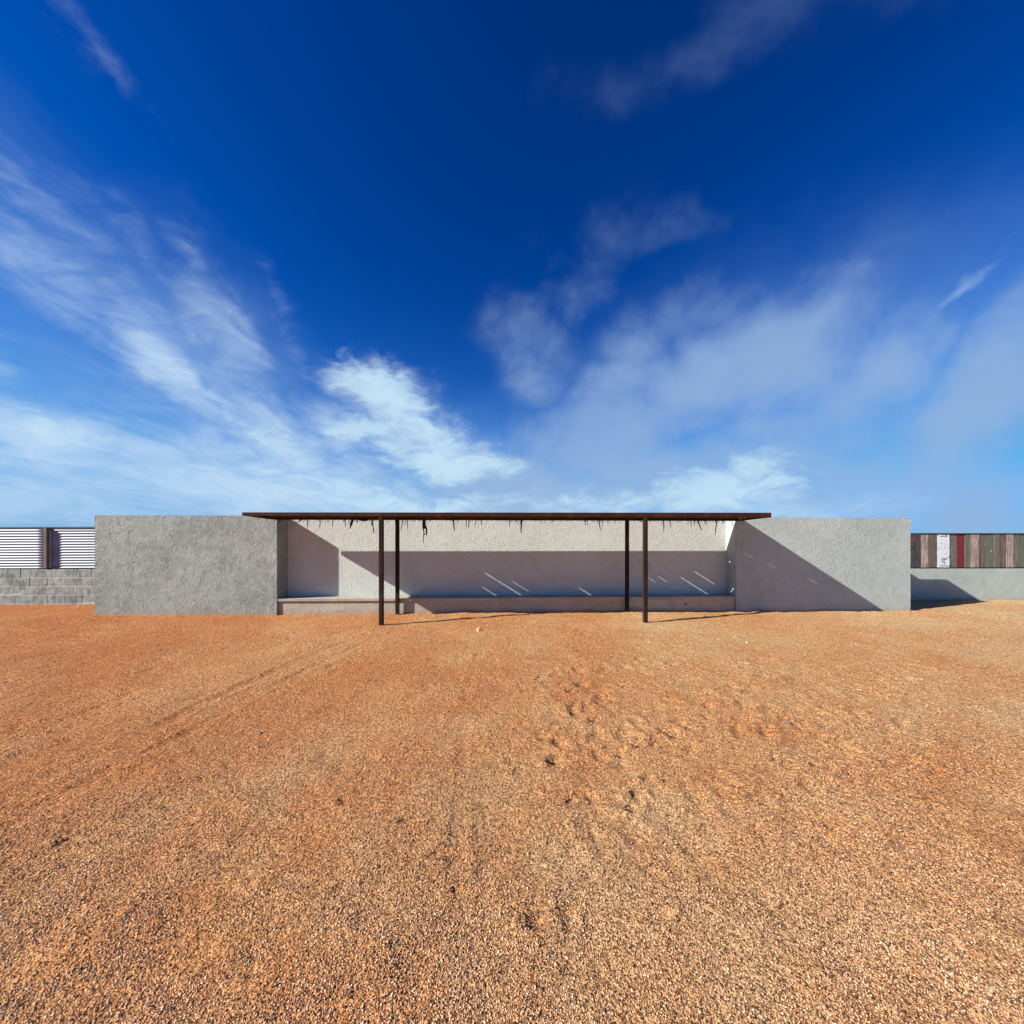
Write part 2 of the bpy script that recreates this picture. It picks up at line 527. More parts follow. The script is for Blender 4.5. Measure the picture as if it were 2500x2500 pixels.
def tag(o, label, cat, group=None):
    o['label'] = label; o['category'] = cat
    if group: o['group'] = group
    return o


def thing(name, loc, label, cat, group=None):
    o = bpy.data.objects.new(name, None)
    o.empty_display_size = 0.2
    C.objects.link(o); o.location = loc
    return tag(o, label, cat, group)


def part(name, bm, mat, parent, **kw):
    """build in world coordinates, then hang under the parent without moving"""
    o = from_bm(name, bm, mat, parent, **kw)
    off = Vector((0, 0, 0)); q = parent
    while q is not None:
        off += q.location; q = q.parent
    o.data.transform(Matrix.Translation(-off))
    return o


# ------------------------------------------------------------------ ground
_rs = np.random.RandomState(11)
_LAT = _rs.rand(512, 512)


def vnoise(x, y):
    xi = np.floor(x).astype(np.int64); yi = np.floor(y).astype(np.int64)
    fx = x - xi; fy = y - yi
    fx = fx * fx * fx * (fx * (fx * 6 - 15) + 10); fy = fy * fy * fy * (fy * (fy * 6 - 15) + 10)
    a = _LAT[xi & 511, yi & 511]; b = _LAT[(xi + 1) & 511, yi & 511]
    c = _LAT[xi & 511, (yi + 1) & 511]; d = _LAT[(xi + 1) & 511, (yi + 1) & 511]
    return (a * (1 - fx) + b * fx) * (1 - fy) + (c * (1 - fx) + d * fx) * fy - 0.5


_fp = []
_r = random.Random(5)
for k in range(110):            # scuffs and footprints pressed into the loose surface
    y = _r.uniform(1.2, 7.8); x = _r.uniform(-1.35, 1.35) * y
    _fp.append((x, y, _r.uniform(-0.6, 0.6), _r.uniform(0.07, 0.16), _r.uniform(0.035, 0.07), _r.uniform(0.003, 0.010)))
for k in range(120):             # a denser patch where people walk, right of the middle
    y = _r.uniform(1.8, 4.9); x = _r.uniform(0.12, 1.18) * y
    _fp.append((x, y, _r.uniform(-1.2, 1.2), _r.uniform(0.06, 0.13), _r.uniform(0.038, 0.060), _r.uniform(0.013, 0.023)))


for k in range(150):            # small sharp pits left by heels and paws
    y = _r.uniform(1.5, 6.6); x = _r.uniform(-0.3, 1.2) * y
    _fp.append((x, y, _r.uniform(-1.5, 1.5), _r.uniform(0.03, 0.065), _r.uniform(0.022, 0.035), _r.uniform(0.014, 0.028)))
for k in range(40):
    y = _r.uniform(1.5, 6.6); x = _r.uniform(-1.3 * y, -0.5)
    _fp.append((x, y, _r.uniform(-1.5, 1.5), _r.uniform(0.03, 0.06), _r.uniform(0.02, 0.03), _r.uniform(0.010, 0.022)))
_fp = [(a, b, c, d, e, f * (0.4 if b < 2.0 else (0.75 if b < 2.6 else 0.95))) for (a, b, c, d, e, f) in _fp]
_tracks = [(-2.9, 2.0, -2.25, 6.6, .12, .07, .014), (-2.6, 2.0, -1.85, 6.8, .12, .05, .012), (-0.15, 1.3, -0.35, 5.6, .10, .045, .007),
           (0.95, 1.3, 0.25, 4.6, -.12, .05, .007), (1.9, 1.4, 0.7, 4.4, .15, .05, .007), (2.9, 1.8, 1.5, 6.2, -.1, .06, .007),
           (-6.5, 3.4, -3.2, 6.9, .2, .05, .008), (-4.6, 2.6, -5.9, 6.6, -.2, .05, .007)]


def height(x, y):
    x = np.asarray(x, float); y = np.asarray(y, float)
    c, s = math.cos(0.5), math.sin(0.5)
    u, v = x * c + y * s, -x * s + y * c
    h = 0.030 * vnoise(u / 1.7 + 9, v / 1.7 + 3) + 0.020 * vnoise(u / 0.55 + 40, v / 0.75 + 3)
    h += 0.016 * vnoise(v / 0.21, u / 0.30 + 70) + 0.010 * vnoise(u / 0.095 + 5, v / 0.10 + 11)
    near = np.clip((9.0 - y) / 4.0, 0.35, 1)
    h = h * near
    h += 0.0035 * np.sin((x * 0.8 + y * 0.62) * 9.0 + 6 * vnoise(x / 1.2, y / 1.2)) * np.clip(vnoise(x / 2.1 + 50, y / 2.1) * 3, 0, 1)
    for fx, fy, a, l, w_, dp in _fp:
        ca, sa = math.cos(a), math.sin(a)
        mask = (np.abs(x - fx) < 0.5) & (np.abs(y - fy) < 0.5)
        if not mask.any(): continue
        dx, dy = x[mask] - fx, y[mask] - fy
        p = (dx * sa + dy * ca) / l; q = (dx * ca - dy * sa) / w_
        r2 = p * p + q * q
        h[mask] += -dp * np.exp(-r2 ** 2) + 0.55 * dp * np.exp(-((np.sqrt(r2) - 1.5) / 0.45) ** 2)
    # dragged and rolled tracks running away from the camera
    for (ax, ay, bx, by, bend, wd, dp) in _tracks:
        L = math.hypot(bx - ax, by - ay); tx, ty = (bx - ax) / L, (by - ay) / L
        al = (x - ax) * tx + (y - ay) * ty
        ac = -(x - ax) * ty + (y - ay) * tx - bend * np.sin(np.clip(al / L, 0, 1) * math.pi) - 0.05 * vnoise(al / 0.6, al * 0 + bend * 9)
        m_ = (np.abs(ac) < 0.4) & (al > -.3) & (al < L + .3)
        fade = np.clip(al[m_] / 0.5, 0, 1) * np.clip((L - al[m_]) / 0.5, 0, 1) * (0.65 + vnoise(al[m_] / 0.35, ac[m_] * 0 + dp * 999))
        q = np.abs(ac[m_]) / wd
        h[m_] += fade * (-dp * np.exp(-q ** 4) + 0.5 * dp * np.exp(-((q - 1.4) / 0.4) ** 2))
    # low banks against the walls and the level of the yard
    for yw, xa, xb in ((8.19, -8.5, 8.8), (9.517, -14, -8.4), (9.517, 8.7, 14)):
        m_ = (np.abs(y - yw) < 0.6) & (x > xa) & (x < xb)
        xm, ym = x[m_], y[m_]
        h[m_] += (0.034 * (vnoise(xm / 0.45, ym * 0 + 8.5) + 0.12) + 0.020 * vnoise(xm / 0.12, ym / 0.12 + 31)) * np.exp(-((ym - yw + .03) / 0.16) ** 2)
    m_ = (y > 6.0) & (y < 10)
    h[m_] += 0.010 * np.clip(vnoise(x[m_] / 0.30 + 3, y[m_] / 0.09 + 77) * 2.2, -0.2, 1)
    h += np.interp(x, [-14, -9.6, -8.4, -4.7, -2.3, 0, 2.6, 5, 8.7, 10, 14], [.02, .0, -.008, -.026, -.004, .0, .010, .0, .006, .02, .025])
    far = np.clip((np.hypot(x, y) - 30) / 200, 0, 1)
    h -= far * 0.4
    return h


def build_ground():
    ys = [0.35]
    while ys[-1] < 10.5: ys.append(ys[-1] + max(0.014, 0.0065 * ys[-1]))
    ys = [-300, -120, -50, -20, -8, -3, -1, 0.0] + ys + [11, 12, 14, 18, 26, 40, 80, 160, 400, 900]
    xs = list(np.arange(-13.6, 13.6, 0.030))
    xs = [-900, -400, -160, -80, -40, -25, -18, -15] + xs + [15, 18, 25, 40, 80, 160, 400, 900]
    X, Y = np.meshgrid(np.array(xs), np.array(ys))
    Z = height(X.ravel(), Y.ravel())
    nx, ny = len(xs), len(ys)
    co = np.stack([X.ravel(), Y.ravel(), Z], 1).astype(np.float32)
    i = np.arange((nx - 1) * (ny - 1)); r = i // (nx - 1); c = i % (nx - 1)
    a = r * nx + c
    q = np.stack([a, a + 1, a + nx + 1, a + nx], 1).astype(np.int32)
    me = bpy.data.meshes.new('ground')
    me.vertices.add(len(co)); me.vertices.foreach_set('co', co.ravel())
    me.loops.add(q.size); me.loops.foreach_set('vertex_index', q.ravel())
    me.polygons.add(len(q)); me.polygons.foreach_set('loop_start', np.arange(0, q.size, 4, dtype=np.int32))
    me.polygons.foreach_set('use_smooth', np.ones(len(q), bool))
    me.update(calc_edges=True)
    o = link('ground', me, M['ground'])
    o['kind'] = 'structure'


build_ground()


def build_gravel(n=240000):
    rs = np.random.RandomState(3)
    u = rs.rand(n)
    y = 1.0 / (1 / 1.05 - u * (1 / 1.05 - 1 / 8.0)) ** 1.0        # density falls with distance
    x = (rs.rand(n) * 2 - 1) * (1.45 * y + 0.25)
    keep = vnoise(x / 0.5, y / 0.5) + vnoise(x / 0.13 + 8, y / 0.13) * 0.8 + rs.rand(n) * 0.9 > 0.22
    x, y = x[keep], y[keep]; n = len(x)
    z = height(x, y)
    size = (0.0016 + 0.0026 * rs.rand(n) ** 2.5) * (0.68 + 0.15 * y)
    base = np.array([(1, 0, 0), (-1, 0, 0), (0, 1, 0), (0, -1, 0), (0, 0, 1), (0, 0, -1)], float)
    tri = np.array([(0, 2, 4), (2, 1, 4), (1, 3, 4), (3, 0, 4), (2, 0, 5), (1, 2, 5), (3, 1, 5), (0, 3, 5)])
    v = base[None] + (rs.rand(n, 6, 3) - 0.5) * 0.8
    v *= size[:, None, None] * (0.7 + 0.6 * rs.rand(n, 1, 3)) * np.array([1.25, 1.25, 0.85])
    a = rs.rand(n) * 6.283
    ca, sa = np.cos(a)[:, None], np.sin(a)[:, None]
    vx = v[:, :, 0] * ca - v[:, :, 1] * sa; vy = v[:, :, 0] * sa + v[:, :, 1] * ca
    co = np.stack([vx + x[:, None], vy + y[:, None], v[:, :, 2] + (z + size * 0.35)[:, None]], 2).reshape(-1, 3).astype(np.float32)
    f = (tri[None] + (np.arange(n) * 6)[:, None, None]).reshape(-1, 3).astype(np.int32)
    me = bpy.data.meshes.new('gravel')
    me.vertices.add(len(co)); me.vertices.foreach_set('co', co.ravel())
    me.loops.add(f.size); me.loops.foreach_set('vertex_index', f.ravel())
    me.polygons.add(len(f)); me.polygons.foreach_set('loop_start', np.arange(0, f.size, 3, dtype=np.int32))
    me.update(calc_edges=True)
    at = me.attributes.new('tone', 'FLOAT', 'POINT')
    at.data.foreach_set('value', np.repeat(rs.rand(n), 6).astype(np.float32))
    o = link('gravel', me, M['gravel'])
    tag(o, 'loose coarse granite grains strewn over the tan yard', 'gravel'); o['kind'] = 'stuff'


build_gravel()

# ------------------------------------------------------------------ stucco walls
YW = 8.19
YB = 8.571
YT = 8.712


def wall(name, xs, tops, y0, y1, mat, label):
    o = thing(name, ((xs[0] + xs[1]) / 2, (y0 + y1) / 2, 0), label, 'wall')
    bm = bmesh.new()
    vs = box(bm, xs[0], xs[1], y0, y1, -0.3, 2.0)
    for v in bm.verts:
        if v.co.z > 1: v.co.z = tops[0] if v.co.x < (xs[0] + xs[1]) / 2 else tops[1]
    bmesh.ops.bevel(bm, geom=bm.edges[:], offset=0.010, segments=2, affect='EDGES')
    me = bpy.data.meshes.new(name); bm.to_mesh(me); bm.free()
    me.transform(Matrix.Translation(-o.location))
    bpy.data.objects.remove(o)
    w_ = link(name, me, mat); w_.location = ((xs[0] + xs[1]) / 2, (y0 + y1) / 2, 0)
    return tag(w_, label, 'wall')


wall('stucco_wall', (-8.417, -4.735), (2.041, 2.041), YW, YT, M['stucco_left'],
     'darker grey rough stucco wall block standing left of the shaded bench')
wall('stucco_wall', (4.912, 8.765), (2.029, 2.018), YW, YT, M['stucco_right'],
     'pale grey stucco wall block right of the bench, crossed by a diagonal canopy shadow')
wall('stucco_wall', (-7.7, 8.03), (2.046, 2.046), YB, 9.02, M['stucco_back'],
     'long cream grey stucco back wall behind the bench, half in shade')

# ------------------------------------------------------------------ bench
bench = thing('bench', (0.09, 8.4, 0), 'long low concrete bench built along the back wall under the canopy', 'bench')
bm = bmesh.new(); box(bm, -4.727, 4.904, YW + 0.036, YB - 0.012, -0.3, 0.262)
M['riser'] = stucco('bench_riser_stucco', (0.38, 0.345, 0.27), (0.47, 0.43, 0.34), 0.010)
riser = part('riser', bm, M['riser'], bench)
joints = [-4.731, -3.498, -1.10, 1.32, 3.734, 4.908]
for a, b_ in zip(joints, joints[1:]):
    za, zb = 0.313 + 0.0016 * (a + 4.7), 0.313 + 0.0016 * (b_ + 4.7)
    if b_ > 4: za += 0.003; zb += 0.003
    bm = bmesh.new()
    box(bm, a + 0.0025, b_ - 0.0025, YW + 0.004, YB - 0.003, 0.264, 0.31)
    for v in bm.verts:
        if v.co.z > 0.3: v.co.z = za if v.co.x < (a + b_) / 2 else zb
    bmesh.ops.bevel(bm, geom=bm.edges[:], offset=0.004, segments=2, affect='EDGES')
    part('seat_slab', bm, M['slab'], bench)
bm = bmesh.new()
box(bm, 3.818, 3.856, YW + 0.028, YW + 0.037, 0.150, 0.192, 0.003)
ob = part('outlet_box', bm, M['outlet'], bench)

# ------------------------------------------------------------------ canopy
canopy = thing('shade_canopy', (0.1, 7.6, 0), 'long thin rusty steel shade canopy on four posts, dead twigs hanging under its roof', 'canopy')
XL, XR, YF, YK = -4.70, 4.90, 7.06, 8.164
LL, RR = -4.778, 4.978      # back corners
bm = bmesh.new()
prism(bm, [(XL, YF, 1.962), (XR, YF, 1.948), (XR, YF, 2.035), (XL, YF, 2.021)],
      [(XL, YF + 0.012, 1.962), (XR, YF + 0.012, 1.948), (XR, YF + 0.012, 2.035), (XL, YF + 0.012, 2.021)])
prism(bm, [(XL, YF + 0.0122, 1.962), (XR, YF + 0.0122, 1.948), (XR, YF + 0.0122, 1.954), (XL, YF + 0.0122, 1.968)],
      [(XL, YF + 0.048, 1.962), (XR, YF + 0.048, 1.948), (XR, YF + 0.048, 1.954), (XL, YF + 0.048, 1.968)])
part('front_beam', bm, M['rust'], canopy)
bm = bmesh.new()
prism(bm, [(LL, YK - 0.05, 1.953), (RR, YK - 0.05, 1.942), (RR, YK - 0.05, 2.032), (LL, YK - 0.05, 2.028)],
      [(LL, YK, 1.953), (RR, YK, 1.942), (RR, YK, 2.032), (LL, YK, 2.028)])
part('back_beam', bm, M['rust'], canopy)
for (xa, xb, za, zb, s) in ((XL, LL, 1.962, 1.953, 1), (XR, RR, 1.948, 1.942, -1)):
    bm = bmesh.new()
    top = 2.021 if s == 1 else 2.035
    prism(bm, [(min(xa, xa + s * .045), YF + 0.0125, za + .0005), (max(xa, xa + s * .045), YF + 0.0125, za + .0005),
               (max(xa, xa + s * .045), YF + 0.0125, top - .001), (min(xa, xa + s * .045), YF + 0.0125, top - .001)],
          [(min(xb, xb + s * .045), YK - 0.0505, zb), (max(xb, xb + s * .045), YK - 0.0505, zb),
           (max(xb, xb + s * .045), YK - 0.0505, 2.028), (min(xb, xb + s * .045), YK - 0.0505, 2.028)])
    part('end_beam', bm, M['rust'], canopy)
for (x0, x1, y0, dep, ztop) in ((-2.290, -2.220, YF - 0.003, .080, 1.972), (2.524, 2.594, YF - 0.003, .085, 1.962),
                                (-2.298, -2.222, 8.121, .057, 1.956), (2.512, 2.588, 8.121, .057, 1.950)):
    bm = bmesh.new()
    box(bm, x0, x1, y0, y0 + dep, -0.3, ztop, 0.004, 2)
    part('post', bm, M['post'], canopy)
for xr in (-3.55, -2.26, -1.3, 0.12, 1.25, 2.56, 3.35):
    bm = bmesh.new()
    box(bm, xr - 0.02, xr + 0.02, YF + 0.049, YK - 0.051, 1.972, 2.008)
    part('rafter', bm, M['rust'], canopy)

# gaps left in the reed roof, found by following the light streaks on the walls back up along the sun
def seen(px, py, Y):
    u = (px - (1236 + 950 * math.tan(PSI))) / 950; v = (1325 - py) / 950
    s, c = math.sin(PSI), math.cos(PSI)
    t = Y / (c - u * s)
    return Vector((t * (s + u * c), Y, CAM_H + t * v))


streaks = [(1183, 1398, 1273, 1453, YB, .034), (1178, 1432, 1213, 1456, YB, .034), (1250, 1418, 1290, 1444, YB, .018),
           (1415, 1435, 1447, 1456, YB, .030), (1584, 1411, 1600, 1421, YB, .020), (1608, 1406, 1627, 1420, YB, .024),
           (1652, 1402, 1728, 1451, YB, .036), (1695, 1394, 1744, 1426, YB, .028),
           (1818, 1349, 1838, 1363, YW, .014), (1872, 1374, 1893, 1387, YW, .012), (1974, 1412, 1999, 1427, YW, .014)]
ZR = 2.018
streaks = [q[:5] + (q[5] * 0.8,) for q in streaks]
slots = []
for (a, b_, c, d, Y, wd) in streaks:
    p, q = seen(a, b_, Y), seen(c, d, Y)
    def up(pt):
        k = (ZR - pt.z) / -SUN_D.z
        return pt - SUN_D * k
    p, q = up(p), up(q)
    slots.append(((p.x + q.x) / 2, min(p.y, q.y), max(p.y, q.y), wd))
for (py, X, Y0, wd) in ((1440, 4.912, 8.30, .05), (1447, 4.912, 8.36, .07), (1372, 4.912, 8.42, .03)):
    # spots on the left-facing reveal of the right wall block
    pt = Vector((X, Y0, CAM_H - (py - 1325) / 950 * Y0)); k = (ZR - pt.z) / -SUN_D.z; g = pt - SUN_D * k
    slots.append((g.x, g.y - 0.02, g.y + 0.03, wd))
slots.sort()

rng = random.Random(8)
bm = bmesh.new()
x = XL - 0.012
edges = []
marks = [(s[0] - s[3] / 2 - 0.008, s[0] + s[3] / 2 + 0.008, s[1], s[2]) for s in slots if XL + .1 < s[0] < XR - .1]
merged = []
for mk in marks:
    if merged and mk[0] < merged[-1][1]:
        mk = (merged[-1][1], max(mk[1], merged[-1][1] + 0.02), mk[2], mk[3])
    merged.append(mk)
y_in, y_out = YF + 0.014, YK - 0.052


def strip(x0, x1, gap=None):
    z = ZR - rng.uniform(0.000, 0.004)
    if gap is None: spans = [(y_in, y_out)]
    else: spans = [(y_in, max(gap[0], y_in + .01)), (min(gap[1], y_out - .01), y_out)]
    for (ya, yb) in spans:
        if yb - ya > 0.012: box(bm, x0, x1, ya, yb, z - 0.006, z + 0.002)


for mk in merged + [(XR - 0.047, XR, 0, 0)]:
    while x < mk[0] - 1e-4:
        w_ = min(rng.uniform(0.025, 0.05), mk[0] - x)
        strip(x - 0.001, x + w_ + 0.001)
        x += w_
    if mk[2] or mk[3]:
        strip(mk[0], mk[1], (mk[2], mk[3])); x = mk[1]
o = part('reed_mat', bm, M['reed'], canopy); o['kind'] = 'stuff'

# rough loose stalks lying under the mat, their ragged ends showing along the soffit
bm = bmesh.new()
def blocked(x, y):
    return any(m_[0] - 0.03 < x < m_[1] + 0.03 and m_[2] - 0.08 < y < m_[3] + 0.08 for m_ in merged)
cnt = 0
while cnt < 620:
    x = rng.uniform(XL + .1, XR - .1); y = rng.uniform(YF + .08, YK - .09)
    a = rng.gauss(0, 0.35); l = rng.uniform(0.10, 0.45)
    dx, dy = l * math.cos(a) / 2, l * math.sin(a) / 2
    if not (XL + .06 < x - dx and x + dx < XR - .06 and YF + .06 < y - abs(dy) and y + abs(dy) < YK - .07): cnt += 1; continue
    if any(blocked(x + k * dx, y + k * dy) for k in (-1, -.5, 0, .5, 1)): cnt += 1; continue
    z0 = rng.uniform(1.972, 2.006); z1 = min(max(z0 + rng.gauss(0, .012), 1.962), 2.008)
    r = rng.uniform(0.003, 0.008)
    tube(bm, [(x - dx, y - dy, z0), (x, y + rng.uniform(-.01, .01), (z0 + z1) / 2), (x + dx, y + dy, z1)], [r, r, r * .6], 4)
    cnt += 1
o = part('loose_stalks', bm, M['reed'], canopy); o['kind'] = 'stuff'

# hanging twigs: (top x, bottom x, bottom y in picture units measured on the plane they hang in, thickness in mm)
tw = [(652.6, 652.4, 1274.7, 11, 7.5), (669.5, 670.7, 1271.8, 12, 7.7), (690, 676.5, 1281.6, 9, 8.0), (681.2, 682.3, 1276.4, 12, 8.0), (693, 689, 1273, 9, 8.0),
      (743.5, 722, 1276.5, 14, 8.05), (751, 752, 1292.8, 13, 8.05), (781.4, 780.7, 1290.3, 13, 8.05), (812.3, 812.6, 1286.6, 12, 8.03), (801, 805, 1280, 6, 8.0),
      (747, 747.5, 1279, 6, 8.04), (740, 740, 1278, 5, 8.04), (733.5, 733.6, 1277, 6, 8.03), (778, 779, 1274, 8, 8.0),
      (842, 843.8, 1286.6, 14, 8.05), (839.5, 838, 1276, 9, 8.02), (873, 872.6, 1278, 14, 8.05), (883, 884.5, 1277, 9, 8.03), (906.6, 906.9, 1284, 13, 8.05),
      (910, 912.2, 1302, 21, 8.05), (917, 919, 1273, 10, 8.0), (857, 851, 1279.5, 9, 8.02), (943, 945, 1272, 14, 8.0),
      (982.8, 980.4, 1294.7, 17, 8.05), (993, 986.4, 1282.5, 14, 8.05), (995.2, 994.3, 1292, 15, 8.04), (1008.5, 1009.5, 1275, 12, 8.0), (1014, 1014.5, 1273, 10, 8.0),
      (1022.5, 1023.4, 1274, 12, 8.03), (1041.8, 1042.2, 1285, 8, 8.04), (1050, 1052, 1274, 10, 8.0), (1106, 1110.2, 1296, 24, 8.05), (1118.5, 1117.8, 1277.8, 13, 8.03),
      (1098, 1100, 1272, 16, 8.0), (1138.2, 1138.6, 1288.5, 12, 8.05), (1146, 1144.4, 1289.7, 16, 8.05), (1152.5, 1153, 1273.5, 12, 8.0), (1161, 1160, 1286.8, 12, 8.04),
      (1174, 1176, 1282, 16, 8.05), (1188.3, 1188.5, 1273, 9, 8.0), (1201, 1201, 1273, 10, 8.0), (1220, 1220.6, 1274, 8, 8.0), (1236.5, 1239, 1274.5, 13, 8.02),
      (1245.2, 1244, 1286.5, 14, 8.05), (1249, 1249.5, 1274, 12, 8.0), (1260, 1258, 1275, 14, 8.02), (1262.5, 1265.6, 1280.8, 13, 8.04), (1274.3, 1272.4, 1301.5, 26, 8.05),
      (1268, 1272, 1279, 16, 8.04), (1305, 1308, 1273.5, 12, 8.0), (1320.5, 1320.7, 1276.6, 12, 8.02), (1330.5, 1330.5, 1277, 8, 8.02), (1348.3, 1347.8, 1278, 13, 8.04),
      (1355, 1353, 1274, 11, 8.0), (1386, 1386.4, 1273.5, 12, 8.0), (1409.5, 1409.7, 1274, 10, 8.0), (1429.4, 1429.8, 1284, 13, 8.05), (1434.3, 1433.4, 1281.5, 13, 8.04),
      (1462, 1466, 1294.5, 18, 8.05), (1460, 1457, 1278, 10, 8.0), (1468.5, 1471, 1285.5, 9, 8.03), (1482.5, 1484, 1284, 11, 8.04), (1473, 1472, 1278, 9, 8.02), (1503, 1501, 1278, 12, 8.03),
      (1565.5, 1567, 1276, 12, 8.03), (1584.5, 1586, 1274, 13, 8.0), (1588.5, 1587, 1274, 9, 8.0), (1616, 1616.6, 1281.5, 9, 8.03), (1619.2, 1620.8, 1298.5, 16, 8.05), (1635, 1637.3, 1288.2, 17, 8.05),
      (1660, 1656.5, 1275.5, 8, 8.0), (1680, 1679.6, 1282, 10, 8.04), (1686, 1687.5, 1286.4, 14, 8.05), (1694.8, 1694.4, 1284, 13, 8.04), (1703, 1713.6, 1295, 22, 8.05), (1702.5, 1702, 1283, 7, 8.02),
      (1719, 1722.6, 1283, 11, 8.04), (1725.5, 1726.5, 1280.6, 14, 8.03), (1750.5, 1745.6, 1307, 17, 8.05), (1748, 1746, 1277, 14, 8.0), (1754, 1752.5, 1277, 11, 8.0),
      (1762, 1766.3, 1279, 20, 8.03), (1772.5, 1771, 1276.5, 9, 8.0), (1782.6, 1782.6, 1277, 9, 8.0), (1788.2, 1788, 1286, 9, 8.04), (1801, 1800.6, 1277, 15, 8.0), (1815.4, 1815.6, 1277.5, 11, 7.6)]
for (xa, xb, yb, mm, Y) in tw:
    a = seen(xa, 1270, Y); a.z = 1.972; b_ = seen(xb, yb, Y + rng.uniform(-.03, .03))
    lean = (b_.x - a.x)
    mid1 = a.lerp(b_, 0.35) + Vector((rng.uniform(-.006, .006), rng.uniform(-.01, .01), 0))
    mid2 = a.lerp(b_, 0.72) + Vector((rng.uniform(-.008, .008), rng.uniform(-.01, .01), 0))
    r = mm / 2000 * 1.35
    top = a + Vector((-lean * 0.25, rng.uniform(-.02, .0), 0.03))
    bm = bmesh.new(); tube(bm, [top, a, mid1, mid2, b_], [r * .8, r, r * .9, r * .75, r * .45], 5)
    part('twig', bm, M['twig'], canopy)
bm = bmesh.new()
for k in range(260):
    if rng.random() < .45: cxx = rng.choice((-3.9, -3.0, -2.6, -1.7, -1.1, .1, .35, 1.4, 2.0, 2.9, 3.6, 4.2)) + rng.gauss(0, .16)
    else: cxx = rng.uniform(-4.6, 4.8)
    yy = rng.uniform(8.02, 8.105); l_ = rng.uniform(.012, .05)
    r_w = rng.uniform(.0025, .006)
    lean = rng.gauss(0, .35)
    tube(bm, [(cxx - lean * .04, yy, 1.985), (cxx, yy, 1.953), (cxx + lean * l_, yy, 1.949 - l_)], [r_w, r_w, r_w * .5], 4)
o = part('reed_ends', bm, M['twig'], canopy); o['kind'] = 'stuff'
# the thick torn palm stalk with a split end
for pts, rad in (([(1035, 1268), (1035.3, 1280), (1035.5, 1291)], [.032, .036, .034]),
                 ([(1033.5, 1289), (1035, 1300), (1034, 1312), (1033.6, 1326)], [.014, .010, .008, .006]),
                 ([(1039, 1284), (1042, 1293), (1040.5, 1302), (1043, 1308)], [.016, .018, .016, .004]),
                 ([(1034.5, 1305), (1038.5, 1304), (1042, 1303)], [.006, .008, .006])):
    bm = bmesh.new(); P3 = [seen(a, b_, 8.05) for a, b_ in pts]
    if rad[0] > .03: P3.insert(0, P3[0] + Vector((0, 0, .03))); rad = [rad[0]] + rad
    tube(bm, P3, rad, 7)
    for v in bm.verts: v.co.y = 8.05 + (v.co.y - 8.05) * 0.5
    part('palm_stalk', bm, M['twig'], canopy)
for pts, rad in (([(862, 1262), (860, 1272), (857, 1282), (854, 1290.5)], [.026, .025, .02, .007]),
                 ([(858, 1273), (854.5, 1279), (851, 1281)], [.010, .007, .003]),
                 ([(874, 1268), (884, 1270.5), (893, 1270.5), (901, 1268.5)], [.010, .016, .015, .008])):
    bm = bmesh.new(); tube(bm, [seen(a, b_, 8.04) for a, b_ in pts], rad, 6)
    part('palm_stalk', bm, M['twig'], canopy)

# ------------------------------------------------------------------ left: block wall with corrugated fence
YL = 9.517
bw = thing('block_wall', (-11.5, YL + .1, 0), 'low bare cement block wall left of the grey stucco wall', 'wall')
bm = bmesh.new(); box(bm, -15.2, -8.9, YL + 0.003, YL + 0.19, -0.3, 0.838)
part('mortar_core', bm, M['mortar'], bw)
H_, L_ = 0.2045, 0.405
zt = 0.856
rb = random.Random(4)
variants = []
for k in range(6):
    bm = bmesh.new()
    box(bm, -L_ / 2 + .005, L_ / 2 - .005, -0.10, 0.09, -H_ / 2 + .0055, H_ / 2 - .0055)
    for v in bm.verts:
        v.co += Vector((rb.uniform(-.002, .002), rb.uniform(-.003, .003) if v.co.y < 0 else 0, rb.uniform(-.002, .002)))
    bmesh.ops.bevel(bm, geom=bm.edges[:], offset=0.006, segments=1, affect='EDGES')
    me = bpy.data.meshes.new('block'); bm.to_mesh(me); bm.free(); me.materials.append(M['block'])
    variants.append(me)
for row in range(5):
    zc = zt - H_ * (row + 0.5)
    # joints of each course as measured, running off to the left
    x = -9.845 + (0.0 if row % 2 == 0 else -0.203) + L_ / 2 + (L_ if row % 2 else 0)
    while x > -15.0:
        o = bpy.data.objects.new('block', variants[rb.randrange(6)])
        C.objects.link(o); o.parent = bw
        o.location = (x + 11.5, 0.0 + rb.uniform(-.002, .002), zc)
        x -= L_
cf = thing('corrugated_fence', (-11.5, YL + .06, .86), 'corrugated galvanised sheet fence with one steel post on top of the block wall', 'fence')
for (x0, x1, zoff) in ((-15.1, -10.90, 0.0), (-10.93, -8.85, 0.003)):
    bm = bmesh.new()
    nz = 15 * 10
    rows = []
    xs_ = [x0 + (x1 - x0) * k / 16 for k in range(17)]
    for i in range(nz + 1):
        z = 0.880 + (1.838 - 0.880) * i / nz
        y = YL + 0.055 + zoff * 2 - 0.0080 * math.cos((z - 0.880) / 0.0637 * 2 * math.pi)
        rows.append(([bm.verts.new((xx, y, z + (xx + 10.9) * 0.004)) for xx in xs_], [bm.verts.new((xx, y + 0.0015, z + (xx + 10.9) * 0.004)) for xx in xs_]))
    for (a, a2), (b_, b2) in zip(rows, rows[1:]):
        for k in range(16):
            bm.faces.new((a[k], a[k + 1], b_[k + 1], b_[k])); bm.faces.new((a2[k + 1], a2[k], b2[k], b2[k + 1]))
        bm.faces.new((a[-1], a2[-1], b2[-1], b_[-1])); bm.faces.new((a2[0], a[0], b_[0], b2[0]))
    bm.normal_update()
    for f in bm.faces: f.smooth = abs(f.normal.x) < 0.5
    part('corrugated_sheet', bm, M['zinc'], cf)
